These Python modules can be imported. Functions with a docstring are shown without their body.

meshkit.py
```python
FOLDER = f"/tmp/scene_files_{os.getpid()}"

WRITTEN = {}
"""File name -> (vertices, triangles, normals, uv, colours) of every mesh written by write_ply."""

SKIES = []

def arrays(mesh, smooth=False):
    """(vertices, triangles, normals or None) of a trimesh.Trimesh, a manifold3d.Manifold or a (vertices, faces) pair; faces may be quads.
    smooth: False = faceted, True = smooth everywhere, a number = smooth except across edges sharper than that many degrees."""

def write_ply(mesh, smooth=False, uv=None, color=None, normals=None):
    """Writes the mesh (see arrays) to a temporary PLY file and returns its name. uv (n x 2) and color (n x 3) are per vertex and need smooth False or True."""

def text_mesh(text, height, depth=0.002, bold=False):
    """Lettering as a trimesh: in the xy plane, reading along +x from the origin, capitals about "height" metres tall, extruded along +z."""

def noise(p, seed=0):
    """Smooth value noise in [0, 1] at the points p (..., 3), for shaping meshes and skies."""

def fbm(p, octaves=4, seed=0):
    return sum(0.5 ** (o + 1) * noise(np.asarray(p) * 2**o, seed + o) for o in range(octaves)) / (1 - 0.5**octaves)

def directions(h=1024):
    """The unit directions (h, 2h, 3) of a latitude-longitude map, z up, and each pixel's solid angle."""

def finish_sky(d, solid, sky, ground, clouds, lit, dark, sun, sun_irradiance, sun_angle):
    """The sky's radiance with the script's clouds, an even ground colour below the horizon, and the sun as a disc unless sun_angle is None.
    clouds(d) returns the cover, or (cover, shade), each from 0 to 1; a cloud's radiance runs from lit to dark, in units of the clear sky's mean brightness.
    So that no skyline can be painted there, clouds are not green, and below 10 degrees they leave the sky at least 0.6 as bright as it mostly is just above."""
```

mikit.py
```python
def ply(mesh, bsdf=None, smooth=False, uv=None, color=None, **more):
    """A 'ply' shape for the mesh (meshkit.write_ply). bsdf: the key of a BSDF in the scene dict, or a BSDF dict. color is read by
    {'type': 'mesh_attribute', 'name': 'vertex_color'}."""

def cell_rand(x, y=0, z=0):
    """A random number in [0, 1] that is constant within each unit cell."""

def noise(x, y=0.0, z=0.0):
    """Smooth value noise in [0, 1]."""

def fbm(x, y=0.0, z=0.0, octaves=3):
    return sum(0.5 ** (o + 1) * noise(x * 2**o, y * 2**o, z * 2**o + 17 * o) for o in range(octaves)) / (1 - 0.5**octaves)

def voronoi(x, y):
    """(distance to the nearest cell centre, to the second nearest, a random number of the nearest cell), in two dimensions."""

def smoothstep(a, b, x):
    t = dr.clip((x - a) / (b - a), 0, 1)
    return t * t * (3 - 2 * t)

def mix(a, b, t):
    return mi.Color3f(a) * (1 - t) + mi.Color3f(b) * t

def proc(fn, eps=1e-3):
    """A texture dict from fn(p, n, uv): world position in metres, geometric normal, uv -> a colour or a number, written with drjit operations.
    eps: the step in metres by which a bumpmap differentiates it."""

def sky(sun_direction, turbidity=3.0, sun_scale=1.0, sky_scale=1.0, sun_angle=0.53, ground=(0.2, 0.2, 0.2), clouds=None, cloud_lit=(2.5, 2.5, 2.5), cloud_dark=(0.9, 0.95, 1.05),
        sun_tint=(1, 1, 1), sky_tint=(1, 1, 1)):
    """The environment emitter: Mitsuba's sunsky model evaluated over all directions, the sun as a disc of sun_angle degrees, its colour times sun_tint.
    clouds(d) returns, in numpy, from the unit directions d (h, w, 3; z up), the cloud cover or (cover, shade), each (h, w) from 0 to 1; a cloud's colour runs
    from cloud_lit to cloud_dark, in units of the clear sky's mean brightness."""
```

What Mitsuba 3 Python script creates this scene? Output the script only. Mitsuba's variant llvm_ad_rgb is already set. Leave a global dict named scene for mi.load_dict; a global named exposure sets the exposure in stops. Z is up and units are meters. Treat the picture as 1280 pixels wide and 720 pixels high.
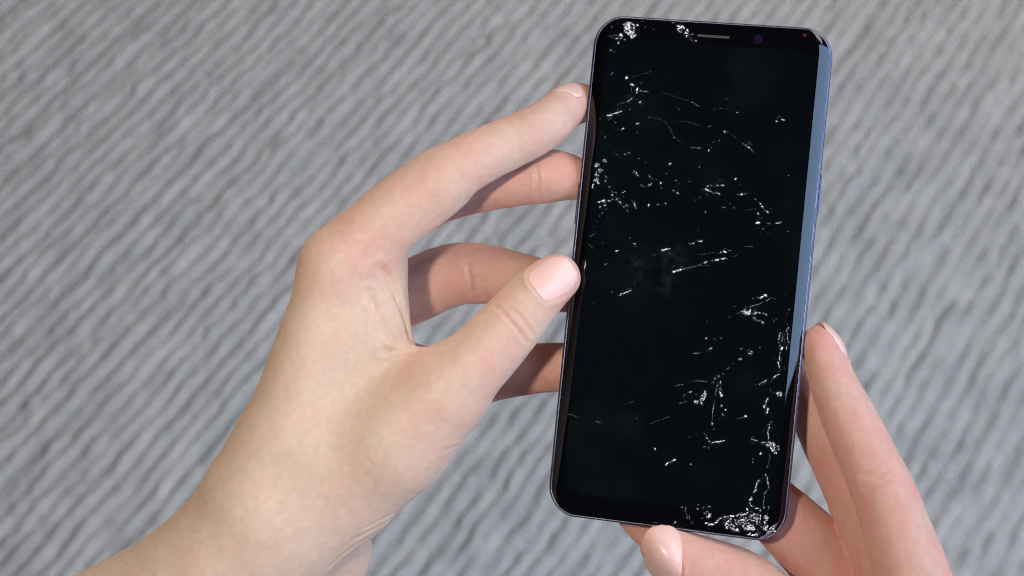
import math, random
import numpy as np, trimesh, mitsuba as mi, drjit as dr
import mikit, meshkit
from scipy.interpolate import CubicSpline, PchipInterpolator
from scipy.spatial import cKDTree
from mikit import proc, noise, fbm, mix, smoothstep

# ---------------------------------------------------------------- camera, light, exposure
# The hands hold the phone in a frame tilted 28 degrees from level ("holding frame", millimetres, z towards the viewer).
TILT, DIST, RUG_DIST = math.radians(28), 0.350, 1.60
XL = np.array([1.0, 0, 0]); YL = np.array([0, math.cos(TILT), math.sin(TILT)]); ZL = np.array([0, -math.sin(TILT), math.cos(TILT)])
ORIGIN = np.array([0, 0, (RUG_DIST - DIST) * math.cos(TILT)])
def world(p):
    p = np.asarray(p, float) * 0.001
    return ORIGIN + p[..., 0:1] * XL + p[..., 1:2] * YL + p[..., 2:3] * ZL
T = mi.ScalarTransform4f
eye = ORIGIN + DIST * ZL
exposure = 0.0
scene, labels = {}, {}
scene['camera'] = {'type': 'thinlens', 'fov': 2 * math.degrees(math.atan(640 / 1518)), 'fov_axis': 'x', 'near_clip': 0.01, 'far_clip': 50.0,
    'aperture_radius': 0.0015, 'focus_distance': 0.350, 'to_world': T().look_at(origin=eye.tolist(), target=ORIGIN.tolist(), up=YL.tolist())}

def panel(name, centre, target, w, h, radiance, label, category, up):
    """a flat lamp: a rectangle w x h metres facing target"""
    scene[name] = {'type': 'rectangle', 'to_world': T().look_at(origin=list(map(float, centre)), target=list(map(float, target)), up=list(map(float, up))) @ T().scale([w / 2, h / 2, 1]),
        'emitter': {'type': 'area', 'radiance': {'type': 'rgb', 'value': list(radiance)}}}
    labels[name] = {'label': label, 'category': category}

key_at = world([-86, 26, 340])
scene['desk_lamp'] = {'type': 'disk', 'to_world': T().look_at(origin=key_at.tolist(), target=world([10, 0, 0]).tolist(), up=[0, 0, 1]) @ T().scale(0.012),
    'emitter': {'type': 'area', 'radiance': {'type': 'rgb', 'value': [770, 680, 560]}}}
labels['desk_lamp'] = {'label': 'small round white desk lamp shining on the hands from the left of the viewer', 'category': 'lamp'}
panel('softbox_lamp', world([980, 170, 720]), world([80, 10, 0]), 1.15, 0.66, (2.6, 3.9, 6.1), 'wide cool softbox lamp shining on the phone from the right', 'lamp', YL)
panel('back_window_light', (0.8, -1.35, ORIGIN[2] + 0.25), (0, -0.05, ORIGIN[2]), 1.2, 0.5, (4.0, 3.9, 4.4), 'wide window in daylight behind the viewer on the right', 'window', (0, 0, 1))
panel('ceiling_light', (2.0, 1.5, 3.4), (0.1, 0.6, 0), 1.5, 2.2, (5.6, 5.25, 4.7), 'broad white ceiling light panel high above the rug', 'lamp', (0, 1, 0))
panel('ceiling_light_001', (0.1, 1.9, 3.0), (0.1, 1.9, 0), 1.6, 0.3, (6.0, 5.8, 5.6), 'narrow white ceiling light strip beyond the top of the phone', 'lamp', (0, 1, 0))

# ---------------------------------------------------------------- helpers
def put(key, mesh, bsdf, smooth=True, color=None, label=None, category=None, kind=None, group=None):
    scene[key] = mikit.ply(mesh, bsdf, smooth=smooth, color=color)
    d = {k: v for k, v in dict(label=label, category=category, kind=kind, group=group).items() if v}
    if d: labels[key] = d
used = {}
def numbered(key):
    n = used.get(key, -1) + 1
    used[key] = n
    return key if n == 0 else f'{key}_{n:03d}'
def grid_faces(nu, nv, close=False):
    i = np.arange(nu - (0 if close else 1))[:, None]; j = np.arange(nv - 1)[None, :]
    a = i * nv + j; b = ((i + 1) % nu) * nv + j
    return np.stack([a, b, b + 1, a + 1], -1).reshape(-1, 4)

# ---------------------------------------------------------------- materials
def skin_bump(p, n, uv):
    # fine skin relief: pores and the net of tiny lines
    return 0.00009 * fbm(p.x * 1500, p.y * 1500, p.z * 1500, 2) + 0.00014 * fbm(p.x * 420, p.y * 420, p.z * 420, 2)
def skin_rough(p, n, uv):
    return 0.44 + 0.22 * fbm(p.x * 300, p.y * 300, p.z * 300, 2)
scene['skin'] = {'type': 'twosided', 'bsdf': {'type': 'bumpmap', 'arbitrary': proc(skin_bump, eps=2e-4), 'scale': 1.0,
    'bsdf': {'type': 'principled', 'base_color': {'type': 'mesh_attribute', 'name': 'vertex_color'}, 'roughness': proc(skin_rough), 'specular': 0.30, 'flatness': 0.3}}}
scene['nail_lacquer'] = {'type': 'twosided', 'bsdf': {'type': 'principled', 'base_color': {'type': 'rgb', 'value': [0.655, 0.42, 0.375]}, 'roughness': 0.32, 'specular': 0.35, 'clearcoat': 0.45, 'clearcoat_gloss': 0.97}}
def smear(p, n, uv):
    # faint grease and dust on the glass
    s = smoothstep(0.52, 0.8, fbm(p.x * 60, p.y * 60, p.z * 60, 4))
    # a greasy fingerprint just left of the middle, in the phone's own coordinates (mm)
    x = (p.x - float(P0[0])) * 1000; y = (p.y - float(P0[1])) * 1000; z = (p.z - float(P0[2])) * 1000
    u = x * float(AU[0]) + y * float(AU[1]) + z * float(AU[2]); v = x * float(AV[0]) + y * float(AV[1]) + z * float(AV[2])
    g = mi.Float(0)
    for cu, cv, r in ((-13.0, 1.5, 4.5), (-5.5, 5.0, 4.0), (-6.5, -3.0, 3.5)):
        g = dr.maximum(g, dr.exp(-(dr.square(u - cu) + dr.square(v - cv)) / (r * r)))
    g = g * smoothstep(0.25, 0.85, fbm(u * 0.55, v * 0.55, 0.0, 3)) * (0.7 + 0.3 * noise(u * 2, v * 2))
    return mix(mix([0.0020, 0.0031, 0.0041], [0.0034, 0.0052, 0.0064], s), [0.011, 0.014, 0.017], g)
PM = np.array([[0.983106, 0.100834, -0.152758], [-0.097811, 0.994833, 0.027192], [0.15471, -0.011791, 0.987889]]); PT = np.array([51.247, 3.943, -1.998])
def phone(p): return world(np.asarray(p) @ PM.T + PT)
P0 = phone([[0, 0, 0]])[0]; AU = (phone([[1, 0, 0]])[0] - P0) * 1000; AV = (phone([[0, 1, 0]])[0] - P0) * 1000
scene['display_glass'] = {'type': 'plastic', 'diffuse_reflectance': proc(smear), 'int_ior': 1.5}
scene['black_glass'] = {'type': 'plastic', 'diffuse_reflectance': {'type': 'rgb', 'value': [0.0018, 0.002, 0.003]}, 'int_ior': 1.5}
scene['violet_metal'] = {'type': 'principled', 'base_color': {'type': 'rgb', 'value': [0.085, 0.095, 0.165]}, 'metallic': 0.9, 'roughness': 0.22, 'specular': 0.5}
scene['lip_metal'] = {'type': 'twosided', 'bsdf': {'type': 'principled', 'base_color': {'type': 'rgb', 'value': [0.20, 0.205, 0.28]}, 'metallic': 0.85, 'roughness': 0.34, 'specular': 0.5}}
scene['crushed_glass'] = {'type': 'twosided', 'bsdf': {'type': 'principled', 'base_color': {'type': 'rgb', 'value': [0.84, 0.84, 0.88]}, 'roughness': 0.3, 'specular': 0.6}}
scene['hairline_crack'] = {'type': 'twosided', 'bsdf': {'type': 'principled', 'base_color': {'type': 'rgb', 'value': [0.17, 0.17, 0.18]}, 'roughness': 0.35, 'specular': 0.4}}
scene['fine_crack'] = {'type': 'twosided', 'bsdf': {'type': 'principled', 'base_color': {'type': 'rgb', 'value': [0.40, 0.40, 0.42]}, 'roughness': 0.35, 'specular': 0.4}}
scene['grille_mesh'] = {'type': 'twosided', 'bsdf': {'type': 'principled', 'base_color': {'type': 'rgb', 'value': [0.05, 0.05, 0.045]}, 'roughness': 0.8, 'metallic': 0.0, 'specular': 0.15}}
scene['lens_glass'] = {'type': 'plastic', 'diffuse_reflectance': {'type': 'rgb', 'value': [0.012, 0.005, 0.02]}, 'int_ior': 1.9}
scene['sensor_glass'] = {'type': 'plastic', 'diffuse_reflectance': {'type': 'rgb', 'value': [0.10, 0.018, 0.012]}, 'int_ior': 1.7}
def yarn(p, n, uv):
    a = fbm(p.x * 38, p.y * 38, p.z * 38, 3)
    b = fbm(p.x * 290, p.y * 290, p.z * 290, 2)
    # the yarn's own tone runs in short streaks along the ribs
    c = fbm((p.x * 0.565 + p.y * 0.825) * 26, (p.y * 0.565 - p.x * 0.825) * 75, 3.0, 2)
    return mix([0.47, 0.468, 0.46], [0.745, 0.732, 0.71], dr.clip(0.5 + 0.5 * (a - 0.5) + 0.5 * (b - 0.5) + 0.65 * (c - 0.5), 0, 1))
def yarn_bump(p, n, uv):
    return 0.0018 * fbm(p.x * 260, p.y * 260, p.z * 260, 2)
scene['wool'] = {'type': 'twosided', 'bsdf': {'type': 'bumpmap', 'arbitrary': proc(yarn_bump, eps=6e-4), 'scale': 1.0, 'bsdf': {'type': 'diffuse', 'reflectance': proc(yarn)}}}
scene['backing'] = {'type': 'diffuse', 'reflectance': {'type': 'rgb', 'value': [0.50, 0.51, 0.52]}}
scene['boards'] = {'type': 'diffuse', 'reflectance': {'type': 'rgb', 'value': [0.30, 0.27, 0.24]}}

# ---------------------------------------------------------------- floor and rug
CY = (RUG_DIST - DIST) * math.sin(TILT)      # where the view axis meets the rug
put('floor', (np.array([[-3, -3, -0.02], [3, -3, -0.02], [3, 4, -0.02], [-3, 4, -0.02]], float), np.array([[0, 1, 2, 3]])), 'boards', smooth=False, label='plain floor under the grey rug', kind='structure')
rx, ry = 1.15, 0.96
box = trimesh.creation.box((2 * rx, 2 * ry, 0.016)); box.apply_translation([0, CY, -0.0105])
put('rug__backing', box, 'backing', smooth=False)
labels['rug'] = {'label': 'light grey ribbed wool rug lying under the hands and the phone', 'category': 'rug'}
RIB, ang = 0.0215, math.radians(55.6)
d = np.array([math.cos(ang), math.sin(ang)]); nrm = np.array([-d[1], d[0]])
half = abs(nrm[0]) * rx + abs(nrm[1]) * ry
rng = np.random.default_rng(5)
for k in range(int(-half / RIB) + 1, int(half / RIB)):
    o = k * RIB + rng.normal(0, 0.09) * RIB
    fat = rng.uniform(0.88, 1.12)
    # clip the rib's line to the rug
    lo, hi = -9.0, 9.0
    for a in (0, 1):
        r_ = (rx, ry)[a]
        t0, t1 = sorted(((-r_ - o * nrm[a]) / d[a], (r_ - o * nrm[a]) / d[a]))
        lo, hi = max(lo, t0), min(hi, t1)
    if hi - lo < 0.03: continue
    s = np.arange(lo, hi, 0.0052)
    q = np.linspace(-1, 1, 9)
    S, Q = np.meshgrid(s, q, indexing='ij')
    N = lambda f, seed: meshkit.fbm(np.stack([S * f / 1.46, np.full_like(S, k * 7.31), np.zeros_like(S)], -1), 3, seed) - 0.5
    N2 = lambda f, seed: meshkit.fbm(np.stack([S * f / 1.46, Q * 1.6 + k * 5.17, np.zeros_like(S)], -1), 3, seed) - 0.5
    wander = 0.0100 * (meshkit.fbm(np.stack([S * 16.4, np.full_like(S, o * 20.5), np.zeros_like(S)], -1), 2, 3) - 0.5) + 0.0085 * N(70, 4)
    wide = RIB * (0.54 * fat + 0.30 * N(44, 5))
    high = (0.0062 + 0.0120 * N(40, 6) + 0.0110 * N(80, 7)) * fat
    lat = o + wander + wide * Q + 0.0032 * N2(120, 9)
    z = high * (0.5 + 0.5 * np.cos(np.pi * Q)) + 0.0030 * N2(150, 8) * (1 - Q ** 2) - 0.0006
    xy = S[..., None] * d + lat[..., None] * nrm
    v = np.dstack([xy[..., 0], xy[..., 1] + CY, z - 0.0015]).reshape(-1, 3)
    put(numbered('rug__rib'), (v, grid_faces(*S.shape)[:, ::-1]), 'wool')

# ---------------------------------------------------------------- phone
PW, PH, PR, PTH = 68.7, 147.7, 8.6, 8.5
def outline(u, v):
    """signed inset from the outline (positive inside) and how much the nearest edge faces sideways"""
    qx, qy = np.abs(u) - (PW / 2 - PR), np.abs(v) - (PH / 2 - PR)
    ax, ay = np.maximum(qx, 0), np.maximum(qy, 0)
    l = np.hypot(ax, ay)
    sd = l + np.minimum(np.maximum(qx, qy), 0) - PR
    side = np.where(l > 1e-9, (ax / np.maximum(l, 1e-9)) ** 2, (qx > qy) * 1.0)
    return -sd, side
def face_depth(inset, side):
    # short ends: a small round; long sides: a quick bend, then a slope that steepens to the rim
    wide = 1.5 + 2.6 * side
    t = np.clip(inset / wide, 0, 1)
    ends = -0.9 * (1 - np.sqrt(np.clip(1 - (1 - t) ** 2, 0, 1)))
    return ends * (1 - side) + side * np.interp(t, PROFILE_T, PROFILE_Z)
PROFILE_T = np.linspace(0, 1, 81)
_slope = np.tan(np.radians(np.interp(PROFILE_T, [0, .08, .80, .88, .97, 1], [56, 42, 22, 18, 5, 0])))
PROFILE_Z = -np.flip(np.concatenate([[0], np.cumsum((np.flip(_slope)[1:] + np.flip(_slope)[:-1]) / 2)])) * 4.1 / 80
def on_glass(u, v, lift=0.0):
    u, v = np.asarray(u, float), np.asarray(v, float)
    i, s = outline(u, v)
    return np.stack([u, v, face_depth(np.maximum(i, 0), s) + lift], -1)
def loop(m=256):
    pts, nr = [], []
    for cx, cy, a0 in ((1, 1, 0), (-1, 1, 90), (-1, -1, 180), (1, -1, 270)):
        for a in np.radians(np.linspace(a0, a0 + 90, 33)):
            pts.append([cx * (PW / 2 - PR) + PR * math.cos(a), cy * (PH / 2 - PR) + PR * math.sin(a)]); nr.append([math.cos(a), math.sin(a)])
        # walk on along the next straight side
        a = math.radians(a0 + 90); e = pts[-1]; t = [-math.sin(a), math.cos(a)]
        ln = (PW if a0 in (0, 180) else PH) - 2 * PR
        for f in np.linspace(0, 1, 30)[1:-1]:
            pts.append([e[0] + t[0] * ln * f, e[1] + t[1] * ln * f]); nr.append([math.cos(a), math.sin(a)])
    return np.array(pts), np.array(nr)
LP, LN = loop()
LS = LN[:, 0] ** 2
def lathe_rings(rings):
    v = np.stack(rings, 1)          # (loop, ring, 3)
    return v.reshape(-1, 3), grid_faces(v.shape[0], v.shape[1], close=True)
# front glass: rings from the rim to where it is flat, closed by a fan
g = [0, .012, .03, .06, .1, .15, .21, .28, .36, .45, .55, .66, .76, .82, .86, .89, .92, .95, .975, 1.0]
rings = []
for t in g:
    wide = 1.5 + 2.6 * LS
    rings.append(np.c_[LP - LN * (0.35 + (wide - 0.35) * t)[:, None], face_depth(0.35 + (wide - 0.35) * t, LS)])
v, f = lathe_rings(rings)
tri = np.vstack([f[:, [0, 1, 2]], f[:, [0, 2, 3]]])
n_, m_ = len(LP), len(g)
centre = len(v); v = np.vstack([v, [0, 0, 0]])
fan = np.array([[i * m_ + m_ - 1, ((i + 1) % n_) * m_ + m_ - 1, centre] for i in range(n_)])
def orient(v, f, up=None):
    m = trimesh.Trimesh(v, f, process=False)
    c = np.cross(v[f[:, 1]] - v[f[:, 0]], v[f[:, 2]] - v[f[:, 0]])
    s = (c * (up if up is not None else v[f].mean(1) - v.mean(0))).sum()
    return f if s > 0 else f[:, ::-1]
put('phone__front_glass', (phone(v), orient(v, np.vstack([tri, fan]), np.array([0, 0, 1.0]))), 'black_glass')
# display: its own sheet a hair above the glass, following the curved long edges
uu = np.concatenate([np.linspace(-30.4, -29, 14), np.linspace(-27, 27, 10), np.linspace(29, 30.4, 14)]); vv = np.linspace(-67.0, 67.0, 90)
U, V = np.meshgrid(uu, vv, indexing='ij')
shrink = np.maximum(0, np.abs(V) - 62) ; corner = 5 - np.sqrt(np.maximum(25 - shrink ** 2, 0))
U = U * (30.4 - corner) / 30.4
v = on_glass(U, V, 0.05).reshape(-1, 3)
put('phone__display', (phone(v), orient(v, np.vstack([q for q in [grid_faces(*U.shape)]]), np.array([0, 0, 1.0])) if False else grid_faces(*U.shape)), 'display_glass')
# metal band and back glass
rim = face_depth(np.full(len(LS), 0.35), LS)
back = -PTH - rim
rings = []
for a in np.linspace(0, math.pi, 13):
    w = (rim + back) / 2 + (rim - back) / 2 * math.cos(a)
    out = 0.66 * math.sin(a) ** 0.7 - 0.28
    if a in (0.0,): w = w - 0.06
    rings.append(np.c_[LP + LN * out, w])
v, f = lathe_rings(rings)
tri = np.vstack([f[:, [0, 1, 2]], f[:, [0, 2, 3]]])
put('phone__metal_band', (phone(v), orient(v, tri)), 'violet_metal')
# the thin polished lip between the glass and the band, nicked by the fall
nick = np.clip((meshkit.noise(np.c_[LP * 0.55, np.zeros(len(LP))], 3) - 0.72) * 4, 0, 1) * 0.10
rings = []
for a in np.linspace(0, 2 * math.pi, 9):
    rr = 0.17 - nick
    rings.append(np.c_[LP - LN * (0.42 - rr * math.cos(a))[:, None], face_depth(np.full(len(LS), 0.45), LS) - 0.02 + rr * math.sin(a)])
v, f = lathe_rings(rings)
put('phone__polished_lip', (phone(v), np.vstack([f[:, [0, 1, 2]], f[:, [0, 2, 3]]])), 'lip_metal', label='thin lilac polished lip around the screen')
rings = []
for t in g:
    wide = 1.5 + 2.6 * LS
    rings.append(np.c_[LP - LN * (0.35 + (wide - 0.35) * t)[:, None], -PTH - face_depth(0.35 + (wide - 0.35) * t, LS)])
v, f = lathe_rings(rings)
tri = np.vstack([f[:, [0, 1, 2]], f[:, [0, 2, 3]]]); v = np.vstack([v, [0, 0, -PTH]])
put('phone__back_glass', (phone(v), orient(v, np.vstack([tri, fan]), np.array([0, 0, -1.0]))), 'black_glass')
def rounded_bar(size, r):
    m = trimesh.creation.box(np.array(size) - 2 * r)
    pts = np.vstack([m.vertices + o * r for o in trimesh.creation.icosphere(subdivisions=2).vertices])
    return trimesh.convex.convex_hull(pts)
def part(key, m, at, bsdf, **k):
    put(key, (phone(np.asarray(m.vertices) + np.asarray(at, float)), np.asarray(m.faces)), bsdf, smooth=True, **k)
part('phone__power_button', rounded_bar((1.3, 11.6, 1.7), 0.4), (34.42, 26.6, -4.1), 'violet_metal', label='slim power button on the right side of the phone')
part('phone__volume_button', rounded_bar((1.3, 12.2, 1.7), 0.4), (-34.42, 18.0, -4.1), 'violet_metal', label='slim volume button on the left side of the phone')
part('phone__earpiece', rounded_bar((9.2, 0.75, 0.3), 0.12), (0.2, 69.5, -0.06), 'grille_mesh', label='narrow speaker slit at the top of the phone')
lens = trimesh.creation.cylinder(radius=1.35, height=0.2, sections=40); part('phone__camera_lens', lens, (13.1, 69.5, -0.07), 'lens_glass', label='small round front camera with a violet sheen')
sens = trimesh.creation.icosphere(subdivisions=3, radius=0.62); sens.apply_scale([1.3, 0.9, 0.35]); part('phone__light_sensor', sens, (26.0, 71.6, -0.15), 'sensor_glass', label='tiny reddish sensor near the top right corner')
labels['phone'] = {'label': 'black smartphone with a badly cracked screen, held upright in both hands', 'category': 'phone'}
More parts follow.
